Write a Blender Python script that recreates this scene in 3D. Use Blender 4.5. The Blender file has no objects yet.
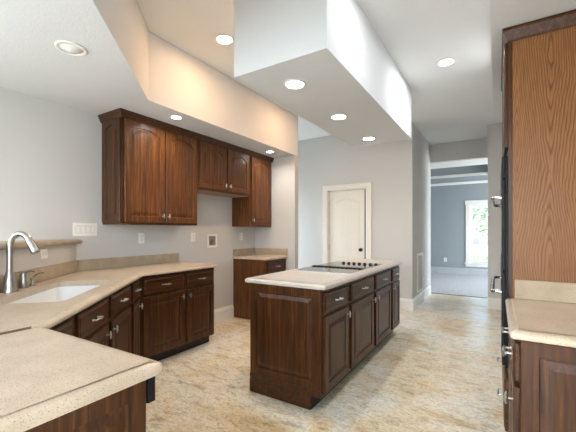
import bpy, bmesh, math
from mathutils import Vector, Matrix
SC = bpy.context.scene
COL = SC.collection
PI = math.pi

# ------------------------------------------------------------------ camera
TH = math.atan2(209, 335)
cam = bpy.data.cameras.new('camera')
camo = bpy.data.objects.new('camera', cam)
COL.objects.link(camo)
camo.location = (0, 0, 1.29)
camo.rotation_euler = (PI / 2, 0, TH)
cam.sensor_width = 36
cam.lens = 335 / 576 * 36
cam.shift_y = 15 / 576
cam.clip_start = 0.02
SC.camera = camo

# ------------------------------------------------------------------ world, daylight, exposure
SC.view_settings.view_transform = 'Standard'
SC.view_settings.look = 'None'
SC.view_settings.gamma = 1
SC.view_settings.use_curve_mapping = False
SC.view_settings.exposure = 0.50
w = bpy.data.worlds.new('world')
SC.world = w
w.use_nodes = True
wn = w.node_tree
sky = wn.nodes.new('ShaderNodeTexSky')
sky.sky_type = 'NISHITA'
sky.sun_elevation = math.radians(48)
sky.sun_rotation = math.radians(200)
sky.sun_disc = False
sky.air_density = 0.7
sky.dust_density = 3.0
bg = wn.nodes['Background']
wn.links.new(sky.outputs[0], bg.inputs[0])
bg.inputs[1].default_value = 1.2


def daylight(name, loc, rot, sx, sy, power, color=(0.76, 0.90, 1.0)):
    l = bpy.data.lights.new(name, 'AREA')
    l.shape = 'RECTANGLE'
    l.size = sx
    l.size_y = sy
    l.energy = power
    l.color = color
    o = bpy.data.objects.new(name, l)
    COL.objects.link(o)
    o.location = loc
    o.rotation_euler = rot
    return o


# back, breakfast and right: fill added in unseen windows; nook and far room: daylight
daylight('added_daylight_back', (-1.5, -3.52, 1.35), (PI / 2, 0, 0), 3.3, 1.9, 44)
daylight('added_daylight_breakfast', (-3.28, -1.6, 1.3), (PI / 2, 0, -PI / 2), 2.1, 1.8, 60)
daylight('added_daylight_right', (0.64, -1.9, 1.3), (PI / 2, 0, PI / 2), 2.0, 1.8, 62)
daylight('window_daylight_nook', (-4.5, 5.0, 1.4), (PI / 2, 0, -PI / 2), 1.0, 1.4, 20)
daylight('window_daylight_far_room', (2.9, 9.4, 1.4), (PI / 2, 0, PI / 2), 2.2, 1.7, 150, (0.90, 0.95, 1.0))


# ------------------------------------------------------------------ materials
def srgb(r, g, b):
    f = lambda v: (v / 255) / 12.92 if v / 255 <= 0.04045 else (((v / 255) + 0.055) / 1.055) ** 2.4
    return (f(r), f(g), f(b), 1)


class NT:
    def __init__(self, name, rough=0.5, metal=0.0, spec=0.5):
        self.m = bpy.data.materials.new(name)
        self.m.use_nodes = True
        self.t = self.m.node_tree
        self.b = self.t.nodes['Principled BSDF']
        self.b.inputs['Roughness'].default_value = rough
        self.b.inputs['Metallic'].default_value = metal
        self.b.inputs['Specular IOR Level'].default_value = spec

    def n(self, kind, **kw):
        x = self.t.nodes.new(kind)
        for k, v in kw.items():
            setattr(x, k, v)
        return x

    def l(self, a, b):
        self.t.links.new(a, b)

    def coords(self, scale=(1, 1, 1), rot=(0, 0, 0), kind='Object'):
        tc = self.n('ShaderNodeTexCoord')
        mp = self.n('ShaderNodeMapping')
        mp.inputs['Scale'].default_value = scale
        mp.inputs['Rotation'].default_value = rot
        self.l(tc.outputs[kind], mp.inputs['Vector'])
        return mp.outputs[0]

    def noise(self, vec, scale, detail=4, rough=0.5, dist=0.0):
        x = self.n('ShaderNodeTexNoise')
        x.inputs['Scale'].default_value = scale
        x.inputs['Detail'].default_value = detail
        x.inputs['Roughness'].default_value = rough
        x.inputs['Distortion'].default_value = dist
        self.l(vec, x.inputs['Vector'])
        return x.outputs['Fac']

    def ramp(self, fac, stops):
        x = self.n('ShaderNodeValToRGB')
        e = x.color_ramp.elements
        while len(e) < len(stops):
            e.new(0.5)
        for i, (p, c) in enumerate(stops):
            e[i].position = p
            e[i].color = c
        self.l(fac, x.inputs[0])
        return x.outputs[0]

    def mix(self, fac, a, b, mode='MIX'):
        x = self.n('ShaderNodeMix', data_type='RGBA', blend_type=mode)
        for sock, v in ((0, fac), (6, a), (7, b)):
            if hasattr(v, 'default_value') or hasattr(v, 'is_linked'):
                self.l(v, x.inputs[sock])
            else:
                x.inputs[sock].default_value = v
        return x.outputs[2]

    def math(self, op, a, b=None):
        x = self.n('ShaderNodeMath', operation=op)
        for i, v in enumerate((a, b)):
            if v is None:
                continue
            if hasattr(v, 'is_linked'):
                self.l(v, x.inputs[i])
            else:
                x.inputs[i].default_value = v
        return x.outputs[0]

    def color(self, c):
        if hasattr(c, 'is_linked'):
            self.l(c, self.b.inputs['Base Color'])
        else:
            self.b.inputs['Base Color'].default_value = c

    def bump(self, h, strength=0.2, dist=0.01):
        x = self.n('ShaderNodeBump')
        x.inputs['Strength'].default_value = strength
        x.inputs['Distance'].default_value = dist
        self.l(h, x.inputs['Height'])
        self.l(x.outputs[0], self.b.inputs['Normal'])


def plain(name, c, rough=0.5, metal=0.0, spec=0.5, var=0.04, scale=6):
    m = NT(name, rough, metal, spec)
    f = m.noise(m.coords(), scale, 3)
    c2 = tuple(max(0, v * (1 - var * 2)) for v in c[:3]) + (1,)
    m.color(m.ramp(f, [(0.3, c2), (0.7, c)]))
    return m.m


def paint(name, c, tex=0.0, rough=0.85):
    m = NT(name, rough, 0, 0.2)
    v = m.coords(kind='Object')
    f = m.noise(v, 1.3, 2)
    c2 = tuple(x * 0.96 for x in c[:3]) + (1,)
    m.color(m.ramp(f, [(0.3, c2), (0.7, c)]))
    m.bump(m.noise(v, 90 if tex else 200, 3, 0.6), tex or 0.08, 0.004)
    return m.m


def wood(name, dark, mid, light, axis='z', rough=0.35, gscale=1.0):
    m = NT(name, rough, 0, 0.3)
    sc = (26, 26, 1.3) if axis == 'z' else (1.3, 26, 26)
    v = m.coords(sc)
    big = m.noise(v, 1.6 * gscale, 5, 0.6, 0.8)
    sc2 = (120, 120, 4) if axis == 'z' else (4, 120, 120)
    fine = m.noise(m.coords(sc2), 1.0, 4, 0.7)
    base = m.ramp(big, [(0.3, dark), (0.52, mid), (0.75, light)])
    pores = m.ramp(fine, [(0.35, (0.45, 0.42, 0.4, 1)), (0.55, (1, 1, 1, 1))])
    m.color(m.mix(0.7, base, pores, 'MULTIPLY'))
    m.bump(fine, 0.08, 0.002)
    m.b.inputs['Coat Weight'].default_value = 0.12
    m.b.inputs['Coat Roughness'].default_value = 0.25
    return m.m


def cathedral_oak():
    # x runs across the panel, z up; nested elongated arches of growth rings between straight grain
    m = NT('honey_oak', 0.42, 0, 0.3)
    tc = m.n('ShaderNodeTexCoord')
    sep = m.n('ShaderNodeSeparateXYZ')
    m.l(tc.outputs['Object'], sep.inputs[0])
    X, Z = sep.outputs[0], sep.outputs[2]
    wob = m.noise(m.coords((3.0, 3.0, 1.3)), 1.0, 3, 0.5)
    wob = m.math('MULTIPLY', m.math('SUBTRACT', wob, 0.5), 0.42)
    jit = m.noise(m.coords((20, 20, 5)), 1.0, 3, 0.6)
    wob = m.math('ADD', wob, m.math('MULTIPLY', m.math('SUBTRACT', jit, 0.5), 0.05))
    xs = m.math('PINGPONG', m.math('ADD', X, 0.13), 0.15)
    x2 = m.math('SQRT', m.math('ADD', m.math('MULTIPLY', m.math('POWER', xs, 2.0), 22.0), 0.004))
    zp = m.math('MULTIPLY', m.math('PINGPONG', m.math('ADD', Z, m.math('MULTIPLY', X, 1.5)), 0.62), 0.42)
    f = m.math('ADD', m.math('ADD', zp, x2), wob)
    ring = m.math('FRACT', m.math('MULTIPLY', f, 19.0))
    rings = m.ramp(ring, [(0.0, (0.1, 0.1, 0.1, 1)), (0.25, (0.8, 0.8, 0.8, 1)), (0.75, (1, 1, 1, 1)), (1.0, (0.0, 0.0, 0.0, 1))])
    fine = m.noise(m.coords((230, 230, 4)), 1.0, 3, 0.7)
    base = m.mix(rings, srgb(100, 62, 31), srgb(150, 103, 60))
    pores = m.ramp(fine, [(0.38, (0.62, 0.56, 0.5, 1)), (0.56, (1, 1, 1, 1))])
    m.color(m.mix(0.8, base, pores, 'MULTIPLY'))
    m.bump(fine, 0.1, 0.002)
    m.b.inputs['Coat Weight'].default_value = 0.12
    m.b.inputs['Coat Roughness'].default_value = 0.22
    return m.m


def stone(name, light, mid, speck, rough=0.3):
    m = NT(name, rough, 0, 0.5)
    v = m.coords()
    base = m.ramp(m.noise(v, 9, 4), [(0.35, mid), (0.65, light)])
    s1 = m.ramp(m.noise(v, 260, 3, 0.6), [(0.34, speck), (0.44, (1, 1, 1, 1))])
    s2 = m.ramp(m.noise(v, 150, 3, 0.6), [(0.58, (1, 1, 1, 1)), (0.68, (0.88, 0.83, 0.79, 1))])
    m.color(m.mix(0.8, m.mix(0.8, base, s1, 'MULTIPLY'), s2, 'MULTIPLY'))
    return m.m


def floor_mat():
    m = NT('stone_look_floor', 0.30, 0, 0.45)
    n1 = m.noise(m.coords((1, 1, 1), (0, 0, 0.5)), 1.3, 9, 0.65, 0.6)
    n2 = m.noise(m.coords((2.4, 6.5, 1), (0, 0, 0.75)), 1.5, 10, 0.74, 0.7)
    n3 = m.noise(m.coords((1, 2.2, 1), (0, 0, 0.75)), 13, 12, 0.85, 0.4)
    n4 = m.noise(m.coords(), 3.1, 6, 0.7, 0.4)
    base = m.ramp(n1, [(0.36, srgb(234, 208, 166)), (0.46, srgb(246, 232, 204)), (0.56, srgb(250, 247, 236)), (0.66, srgb(244, 222, 184))])
    veins = m.ramp(n2, [(0.36, (0.58, 0.53, 0.45, 1)), (0.46, (0.95, 0.93, 0.90, 1)), (0.56, (1, 1, 1, 1)), (0.66, (0.80, 0.75, 0.67, 1))])
    sp = m.ramp(n3, [(0.39, (0.46, 0.42, 0.35, 1)), (0.50, (1, 1, 1, 1))])
    gr = m.ramp(n4, [(0.36, (0.86, 0.89, 0.88, 1)), (0.52, (1, 1, 1, 1))])
    n5 = m.noise(m.coords((1, 1.6, 1), (0, 0, 0.75)), 42, 5, 0.7)
    base = m.mix(0.55, base, m.ramp(n5, [(0.40, (0.60, 0.57, 0.50, 1)), (0.52, (1, 1, 1, 1)), (0.64, (1.0, 0.98, 0.95, 1))]), 'MULTIPLY')
    c = m.mix(0.85, base, veins, 'MULTIPLY')
    c = m.mix(0.8, c, sp, 'MULTIPLY')
    m.color(m.mix(0.6, c, gr, 'MULTIPLY'))
    m.bump(n3, 0.15, 0.003)
    return m.m


def carpet_mat():
    m = NT('carpet', 0.95, 0, 0.1)
    f = m.noise(m.coords(), 24, 6, 0.85)
    m.color(m.ramp(f, [(0.3, srgb(150, 150, 152)), (0.7, srgb(222, 222, 222))]))
    m.bump(f, 0.6, 0.01)
    return m.m


def emit(name, c, s):
    m = NT(name, 0.4)
    m.color((0.9, 0.9, 0.9, 1))
    m.b.inputs['Emission Color'].default_value = c
    m.b.inputs['Emission Strength'].default_value = s
    return m.m


WOOD = wood('dark_cherry_wood', srgb(46, 24, 9), srgb(76, 43, 18), srgb(108, 68, 32))
WOODH = wood('dark_cherry_wood_horizontal', srgb(46, 24, 9), srgb(76, 43, 18), srgb(108, 68, 32), 'x')
WOODU = wood('warm_brown_wood', srgb(66, 38, 18), srgb(104, 62, 30), srgb(138, 88, 44))
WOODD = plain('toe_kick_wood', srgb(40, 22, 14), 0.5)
UNDER = plain('pale_underside_wood', srgb(168, 140, 112), 0.6)
OAK = cathedral_oak()
STONE = stone('beige_solid_surface', srgb(208, 190, 168), srgb(196, 177, 154), (0.45, 0.39, 0.35, 1))
STONE_I = stone('cream_solid_surface', srgb(196, 190, 181), srgb(188, 180, 170), (0.66, 0.6, 0.55, 1))
STONE_B = stone('tan_solid_surface', srgb(184, 168, 144), srgb(170, 154, 130), (0.55, 0.48, 0.4, 1), 0.45)
FLOOR = floor_mat()
CARPET = carpet_mat()
WALL = paint('greige_wall_paint', srgb(206, 204, 200))
WALLF = paint('grey_blue_wall_paint', srgb(152, 160, 163))
CEIL = paint('white_ceiling_paint', srgb(234, 235, 234), 0.0)
SOFF = paint('textured_ceiling_paint', srgb(222, 224, 225), 0.45)
TRIM = plain('white_trim_paint', srgb(236, 234, 228), 0.4, var=0.01)
DOORW = plain('white_door_paint', srgb(232, 226, 214), 0.4, var=0.01)
NICKEL = plain('brushed_nickel', (0.48, 0.46, 0.43, 1), 0.32, 1.0, var=0.05, scale=40)
STEEL = plain('stainless_steel', (0.55, 0.56, 0.58, 1), 0.25, 1.0, var=0.05, scale=30)
BLACK = plain('black_enamel', (0.010, 0.010, 0.012, 1), 0.45, 0, 0.2)
GLASSB = plain('black_ceramic_glass', (0.012, 0.012, 0.013, 1), 0.06, 0, 0.6)
PLASTIC = plain('white_plastic', srgb(238, 236, 230), 0.4, var=0.01)
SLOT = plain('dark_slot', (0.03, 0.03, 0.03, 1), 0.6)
SINKM = plain('white_enamel', srgb(240, 240, 238), 0.15, var=0.01)
KNOBD = plain('dark_bronze', (0.03, 0.022, 0.018, 1), 0.35, 0.8)
SEAM = plain('seam_filler', srgb(120, 100, 80), 0.7)
COPPER = plain('valve_metal', srgb(120, 96, 84), 0.4, 0.6)
LEAF = plain('foliage', srgb(176, 200, 170), 0.7, var=0.3, scale=3)
BARK = plain('bark', srgb(96, 80, 66), 0.9, var=0.2)
GRASS = plain('lawn', srgb(120, 140, 90), 0.95, var=0.2)
LAMP_W = emit('lamp_glow_neutral', (1.0, 0.97, 0.93, 1), 22)
LAMP_Y = emit('lamp_glow_warm', (1.0, 0.86, 0.66, 1), 14)


def glass_mat():
    m = bpy.data.materials.new('window_glass')
    m.use_nodes = True
    t = m.node_tree
    t.nodes.clear()
    o = t.nodes.new('ShaderNodeOutputMaterial')
    mx = t.nodes.new('ShaderNodeMixShader')
    a = t.nodes.new('ShaderNodeBsdfTransparent')
    b = t.nodes.new('ShaderNodeBsdfGlossy')
    b.inputs['Roughness'].default_value = 0.02
    fr = t.nodes.new('ShaderNodeFresnel')
    fr.inputs[0].default_value = 1.25
    t.links.new(fr.outputs[0], mx.inputs[0])
    t.links.new(a.outputs[0], mx.inputs[1])
    t.links.new(b.outputs[0], mx.inputs[2])
    t.links.new(mx.outputs[0], o.inputs[0])
    return m


GLASS = glass_mat()


# ------------------------------------------------------------------ mesh helpers
def link(name, bm, mat, parent=None, smooth=False, label=None):
    me = bpy.data.meshes.new(name)
    bmesh.ops.recalc_face_normals(bm, faces=bm.faces)
    bm.to_mesh(me)
    bm.free()
    if smooth:
        for p in me.polygons:
            p.use_smooth = True
        try:
            me.set_sharp_from_angle(angle=math.radians(40))
        except Exception:
            pass
    me.materials.append(mat)
    o = bpy.data.objects.new(name, me)
    COL.objects.link(o)
    if parent:
        o.parent = parent
    if label:
        o['label'] = label
    return o


def thing(name, label, cat, loc=(0, 0, 0), rz=0.0, group=None):
    o = bpy.data.objects.new(name, None)
    COL.objects.link(o)
    o.empty_display_size = 0.1
    o.location = loc
    o.rotation_euler = (0, 0, rz)
    o['label'] = label
    o['category'] = cat
    if group:
        o['group'] = group
    return o


def tag(o, label, cat, group=None):
    o['label'] = label
    o['category'] = cat
    if group:
        o['group'] = group
    return o


def box(bm, x0, y0, z0, x1, y1, z1, bev=0.0, seg=2):
    vs = [bm.verts.new(p) for p in ((x0, y0, z0), (x1, y0, z0), (x1, y1, z0), (x0, y1, z0),
                                    (x0, y0, z1), (x1, y0, z1), (x1, y1, z1), (x0, y1, z1))]
    fs = [bm.faces.new([vs[i] for i in q]) for q in
          ((3, 2, 1, 0), (4, 5, 6, 7), (0, 1, 5, 4), (1, 2, 6, 5), (2, 3, 7, 6), (3, 0, 4, 7))]
    if bev:
        es = {e for f in fs for e in f.edges}
        bmesh.ops.bevel(bm, geom=list(es), offset=bev, segments=seg, affect='EDGES', profile=0.5)
    return bm


def B(*a, **k):
    bm = bmesh.new()
    if isinstance(a[0], (tuple, list)):
        for q in a:
            box(bm, *q, **k)
    else:
        box(bm, *a, **k)
    return bm


def struct(name, bm, mat, parent=None):
    o = link(name, bm, mat, parent)
    if not parent:
        o['kind'] = 'structure'
    return o


def tube(bm, pts, r, n=10, caps=True, sx=1.0):
    pts = [Vector(p) for p in pts]
    rs = r if isinstance(r, (list, tuple)) else [r] * len(pts)
    rings = []
    up = None
    for i, p in enumerate(pts):
        a = pts[max(i - 1, 0)]
        b = pts[min(i + 1, len(pts) - 1)]
        d = (b - a).normalized()
        if up is None:
            up = Vector((0, 0, 1)) if abs(d.z) < 0.9 else Vector((1, 0, 0))
        s = d.cross(up).normalized()
        up = s.cross(d).normalized()
        rings.append([bm.verts.new(p + (s * math.cos(2 * PI * k / n) * sx + up * math.sin(2 * PI * k / n)) * rs[i]) for k in range(n)])
    for i in range(len(rings) - 1):
        for k in range(n):
            bm.faces.new((rings[i][k], rings[i][(k + 1) % n], rings[i + 1][(k + 1) % n], rings[i + 1][k]))
    if caps:
        bm.faces.new(rings[0])
        bm.faces.new(rings[-1])
    return bm


def lathe(bm, prof, c=(0, 0, 0), axis='z', n=20, sz=1.0):
    """prof: (radius, height) list. axis z, or -y (pointing to the front)."""
    rings = []
    for r, h in prof:
        ring = []
        for k in range(n):
            a = 2 * PI * k / n
            if axis == 'z':
                p = (c[0] + r * math.cos(a), c[1] + r * math.sin(a), c[2] + h)
            else:
                p = (c[0] + r * math.cos(a), c[1] - h, c[2] + r * math.sin(a) * sz)
            ring.append(bm.verts.new(p))
        rings.append(ring)
    for i in range(len(rings) - 1):
        for k in range(n):
            bm.faces.new((rings[i][k], rings[i][(k + 1) % n], rings[i + 1][(k + 1) % n], rings[i + 1][k]))
    if prof[0][0] > 1e-5:
        bm.faces.new(rings[0])
    if prof[-1][0] > 1e-5:
        bm.faces.new(rings[-1])
    bmesh.ops.remove_doubles(bm, verts=bm.verts, dist=1e-6)
    return bm


def offset_poly(pts, d):
    """inset a CCW polygon by d (positive = inwards)"""
    out = []
    n = len(pts)
    for i in range(n):
        p0, p1, p2 = Vector(pts[i - 1]), Vector(pts[i]), Vector(pts[(i + 1) % n])
        e1 = (p1 - p0).normalized()
        e2 = (p2 - p1).normalized()
        n1 = Vector((-e1.y, e1.x))
        n2 = Vector((-e2.y, e2.x))
        m = (n1 + n2)
        m = m / max(m.dot(n1), 0.2)
        out.append(p1 + m * d)
    return out


def slab(bm, outer, z0, z1, holes=(), nose=0.03, nosed=None):
    """countertop with a stepped, rounded nosing on its outline; holes are straight"""
    outer = [Vector(p) for p in outer]
    t = z1 - z0
    prof = [(nose, z1), (nose - 0.003, z1 - 0.0035), (0.014, z1 - 0.005), (0.006, z1 - 0.010), (0.0015, z1 - 0.017), (0, z1 - t * 0.6), (0.004, z0 + 0.003), (0.010, z0)]
    loops = []
    for d, z in prof:
        loops.append([bm.verts.new((p.x, p.y, z)) for p in offset_poly(outer, d)])
    n = len(outer)
    for a, b in zip(loops, loops[1:]):
        for k in range(n):
            bm.faces.new((a[k], a[(k + 1) % n], b[(k + 1) % n], b[k]))
    for top, lp in ((True, loops[0]), (False, loops[-1])):
        edges = [bm.edges.get((lp[k], lp[(k + 1) % n])) for k in range(n)]
        z = z1 if top else z0
        for h in holes:
            hv = [bm.verts.new((p[0], p[1], z)) for p in h]
            for k in range(len(hv)):
                edges.append(bm.edges.new((hv[k], hv[(k + 1) % len(hv)])))
            if top:
                keep = hv
            else:
                for k in range(len(hv)):
                    bm.faces.new((keep[k], keep[(k + 1) % len(hv)], hv[(k + 1) % len(hv)], hv[k]))
        bmesh.ops.triangle_fill(bm, edges=edges, use_beauty=True)
    return bm


def prism(bm, poly, z0, z1):
    a = [bm.verts.new((p[0], p[1], z0)) for p in poly]
    b = [bm.verts.new((p[0], p[1], z1)) for p in poly]
    n = len(poly)
    bm.faces.new(a)
    bm.faces.new(b)
    for k in range(n):
        bm.faces.new((a[k], a[(k + 1) % n], b[(k + 1) % n], b[k]))
    return bm


def sweep(bm, path, prof, side=1):
    """prof of (out, z) swept on a 2D path with mitres; out = to the right of travel * side"""
    path = [Vector(p) for p in path]
    rings = []
    for i, p in enumerate(path):
        ns = []
        if i > 0:
            e = (p - path[i - 1]).normalized()
            ns.append(Vector((e.y, -e.x)) * side)
        if i < len(path) - 1:
            e = (path[i + 1] - p).normalized()
            ns.append(Vector((e.y, -e.x)) * side)
        m = sum(ns, Vector((0, 0)))
        m = m / max(m.dot(ns[0]), 0.2)
        rings.append([bm.verts.new((p.x + m.x * o, p.y + m.y * o, z)) for o, z in prof])
    k = len(prof)
    for a, b in zip(rings, rings[1:]):
        for j in range(k):
            bm.faces.new((a[j], a[(j + 1) % k], b[(j + 1) % k], b[j]))
    bm.faces.new(rings[0])
    bm.faces.new(rings[-1])
    return bm


def panel_door(bm, x0, x1, z0, z1, t=0.02, stile=0.055, arch=0.0, y=0.0, raised=True, N=16, flip=1):
    """raised panel door; its back lies at y, its front at y - t (facing -y)"""
    def loop(ins, yy, ar, rr):
        L = [(x0 + ins, yy, z0 + ins), (x1 - ins, yy, z0 + ins)]
        xa, xb = x1 - ins, x0 + ins
        for i in range(N + 1):
            u = i / N
            bumpv = 1 - abs(2 * u - 1) ** 2.2
            L.append((xa + (xb - xa) * u, yy, z1 - ins - ar * (1 - bumpv)))
        return [bm.verts.new(p) for p in L]
    f = y - t
    s = stile
    spec = [(0, y, 0), (0, f + 0.004, 0), (0.004, f, 0), (s, f, arch), (s + 0.004, f + 0.009, arch), (s + 0.012, f + 0.009, arch)]
    if raised:
        spec += [(s + 0.040, f + 0.001, arch), (s + 0.042, f + 0.0005, arch)]
    loops = [loop(i, yy, a, 0) for i, yy, a in spec]
    n = len(loops[0])
    for a, b in zip(loops, loops[1:]):
        for k in range(n):
            bm.faces.new((a[k], a[(k + 1) % n], b[(k + 1) % n], b[k]))
    bm.faces.new(loops[0])
    bm.faces.new(loops[-1])
    return bm


def slab_drawer(bm, x0, x1, z0, z1, t=0.02, y=0.0):
    f = y - t
    loops = []
    for ins, yy in ((0, y), (0, f + 0.008), (0.004, f + 0.004), (0.012, f + 0.003), (0.018, f)):
        loops.append([bm.verts.new(p) for p in ((x0 + ins, yy, z0 + ins), (x1 - ins, yy, z0 + ins), (x1 - ins, yy, z1 - ins), (x0 + ins, yy, z1 - ins))])
    for a, b in zip(loops, loops[1:]):
        for k in range(4):
            bm.faces.new((a[k], a[(k + 1) % 4], b[(k + 1) % 4], b[k]))
    bm.faces.new(loops[0])
    bm.faces.new(loops[-1])
    return bm


def add_pull(x, z, yf, parent, L=0.096):
    """horizontal wavy bar pull with two feet"""
    bm = bmesh.new()
    pts = []
    rr = []
    for i in range(13):
        u = i / 12
        pts.append((x + (u - 0.5) * L * 1.12, yf - 0.024 - 0.006 * math.sin(PI * u), z + 0.004 * math.sin(2 * PI * u)))
        rr.append(0.0035 + 0.003 * math.sin(PI * u))
    tube(bm, pts, rr, 8)
    for s in (-1, 1):
        xx = x + s * L * 0.40
        tube(bm, [(xx, yf + 0.0005, z), (xx, yf - 0.006, z), (xx, yf - 0.027, z)], [0.009, 0.005, 0.0045], 8)
    return link('drawer_pull', bm, NICKEL, parent, True, 'brushed nickel bar pull')


def add_knob(x, z, yf, parent):
    """small upright oval pull on a post"""
    bm = bmesh.new()
    lathe(bm, [(0.008, -0.0005), (0.008, 0.003), (0.005, 0.006), (0.005, 0.016), (0.009, 0.019), (0.011, 0.023), (0.009, 0.027), (0.0001, 0.029)], (x, yf, z), 'y', 14, 1.0)
    tube(bm, [(x, yf - 0.022, z - 0.026), (x, yf - 0.024, z - 0.012), (x, yf - 0.024, z + 0.012), (x, yf - 0.022, z + 0.026)], [0.004, 0.0075, 0.0075, 0.004], 8)
    return link('door_knob', bm, NICKEL, parent, True, 'brushed nickel oval pull')


def ceiling_lamp(label, x, y, z, mat, power, color, lit=True, r=0.088, spot=2.6):
    t = thing('recessed_ceiling_light', label, 'light', (x, y, z), 0, 'recessed ceiling lights')
    bm = bmesh.new()
    lathe(bm, [(r, -0.001), (r, -0.006), (r * 0.92, -0.010), (r * 0.80, -0.008), (r * 0.76, -0.002), (r * 0.78, -0.001)], (0, 0, 0), 'z', 32)
    link('trim_ring', bm, TRIM, t, True)
    bm = bmesh.new()
    if lit:
        lathe(bm, [(r * 0.76, -0.0035), (r * 0.5, -0.0075), (0.0001, -0.009)], (0, 0, 0), 'z', 28)
        link('lens', bm, mat, t, True, 'glowing round lens')
        l = bpy.data.lights.new('lamp_light', 'AREA')
        l.shape = 'DISK'
        l.size = 0.13
        l.energy = power
        l.color = color
        l.spread = spot
        o = bpy.data.objects.new('lamp_light', l)
        COL.objects.link(o)
        o.parent = t
        o.location = (0, 0, -0.014)
    else:
        lathe(bm, [(r * 0.76, -0.0035), (r * 0.6, -0.006), (r * 0.45, -0.018), (0.0001, -0.022)], (0, 0, 0), 'z', 28)
        link('lens', bm, PLASTIC, t, True, 'unlit white eyeball lens')
    return t


# ------------------------------------------------------------------ the setting
LX = -3.36          # kitchen left wall
RX = 0.72           # kitchen right wall
H1, H2 = 2.44, 3.05
BK = -3.6           # wall behind the camera
FY = 5.65           # far wall with the white door
NX = -4.6           # nook side wall
struct('floor', B((NX - 0.1, BK - 0.1, -0.1, RX + 0.1, 7.47, 0.0)), FLOOR)
struct('floor_carpet', B((-3.2, 7.5, -0.1, 3.1, 11.3, 0.004)), CARPET)
struct('trim_1', B((-1.16, 7.47, -0.1, 0.0, 7.5, 0.006)), WOODD)          # dark threshold strip

# left wall: unseen window added on the breakfast side for daylight
struct('wall_left', B((LX - 0.12, -0.5, 0, LX, 4.36, H2), (LX - 0.12, BK, 0, LX, -2.7, H2), (LX - 0.12, -2.7, 0, LX, -0.5, 0.35), (LX - 0.12, -2.7, 2.25, LX, -0.5, H2)), WALL)
struct('wall_wing', B((LX - 0.12, 4.362, 0, -2.6, 4.465, H1)), WALL)
struct('wall_nook_near', B((NX - 0.1, 4.362, 0, LX - 0.122, 4.465, H2)), WALL)
struct('wall_nook', B((NX - 0.1, 4.467, 0, NX, FY, 0.6), (NX - 0.1, 4.467, 2.2, NX, FY, H2)), WALL)
struct('wall_right', B((RX, -0.8, 0, RX + 0.12, 6.46, H2), (RX, BK, 0, RX + 0.12, -3.0, H2), (RX, -3.0, 0, RX + 0.12, -0.8, 0.35), (RX, -3.0, 2.25, RX + 0.12, -0.8, H2)), WALL)
struct('window_6', B((RX + 0.06, -3.0, 0.35, RX + 0.065, -0.8, 2.25)), GLASS)  # unseen right window, added to carry the fill light
struct('wall_back', B((LX - 0.12, BK - 0.12, 0, -3.2, BK, H2), (0.2, BK - 0.12, 0, RX + 0.12, BK, H2), (-3.2, BK - 0.12, 0, 0.2, BK, 0.35), (-3.2, BK - 0.12, 2.35, 0.2, BK, H2)), WALL)
for nm, a in (('window_2', (-3.2, BK - 0.07, 0.35, 0.2, BK - 0.065, 2.35)), ('window_3', (LX - 0.07, -2.7, 0.35, LX - 0.065, -0.5, 2.25))):
    struct(nm, B(a), GLASS)  # unseen back and breakfast windows, added for the daylight fill
struct('window_4', B((NX - 0.06, 4.467, 0.6, NX - 0.055, FY, 2.2)), GLASS)
# far wall with the doorway
DX0, DX1, DZ = -2.655, -1.925, 2.035
struct('wall_far', B((NX, FY, 0, DX0, FY + 0.11, H2), (DX1, FY, 0, -1.16, FY + 0.11, H2), (DX0, FY, DZ, DX1, FY + 0.11, H2)), WALL)
struct('wall_closet', B((DX0 - 0.2, FY + 0.7, 0, DX1 + 0.2, FY + 0.8, H1), (DX0 - 0.3, FY + 0.11, 0, DX0 - 0.2, FY + 0.8, H1), (DX1 + 0.2, FY + 0.11, 0, DX1 + 0.3, FY + 0.8, H1), (DX0 - 0.3, FY + 0.11, H1, DX1 + 0.3, FY + 0.8, H1 + 0.05)), WALL)
struct('wall_hall_left', B((-1.27, FY + 0.11, 0, -1.16, 7.35, H2)), WALL)
struct('wall_hall_right', B((-0.13, 6.46, 0, RX + 0.12, 7.35, H2)), WALL)
OZ = 2.69
struct('wall_header', B((-1.27, 7.35, OZ, -0.0, 7.47, H2), (-3.2, 7.35, 0, -1.17, 7.47, OZ), (-0.135, 7.351, 0, 3.1, 7.47, OZ)), WALL)

# ceilings: high tray ceiling, the lower soffits around it, the box over the island
struct('ceiling', B((NX - 0.1, BK - 0.12, H2, RX + 0.12, 7.47, H2 + 0.1)), CEIL)
bm = bmesh.new()
prism(bm, [(LX - 0.1, 4.46), (LX - 0.1, BK), (-0.2, BK), (-0.2, 0.9), (-1.71, 0.9), (-2.6, 1.85), (-2.6, 4.46)], H1, H2 - 0.001)
struct('ceiling_soffit_left', bm, SOFF)
bm = bmesh.new()
prism(bm, [(-0.03, 4.12), (-0.03, 1.85), (-0.199, 1.67), (-0.199, BK), (RX, BK), (RX, 4.12)], H1, H2 - 0.001)
struct('ceiling_soffit_right', bm, SOFF)
struct('ceiling_island_box', B((-1.672, 1.915, H1, -0.908, 4.38, H2 - 0.001)), SOFF)

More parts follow.
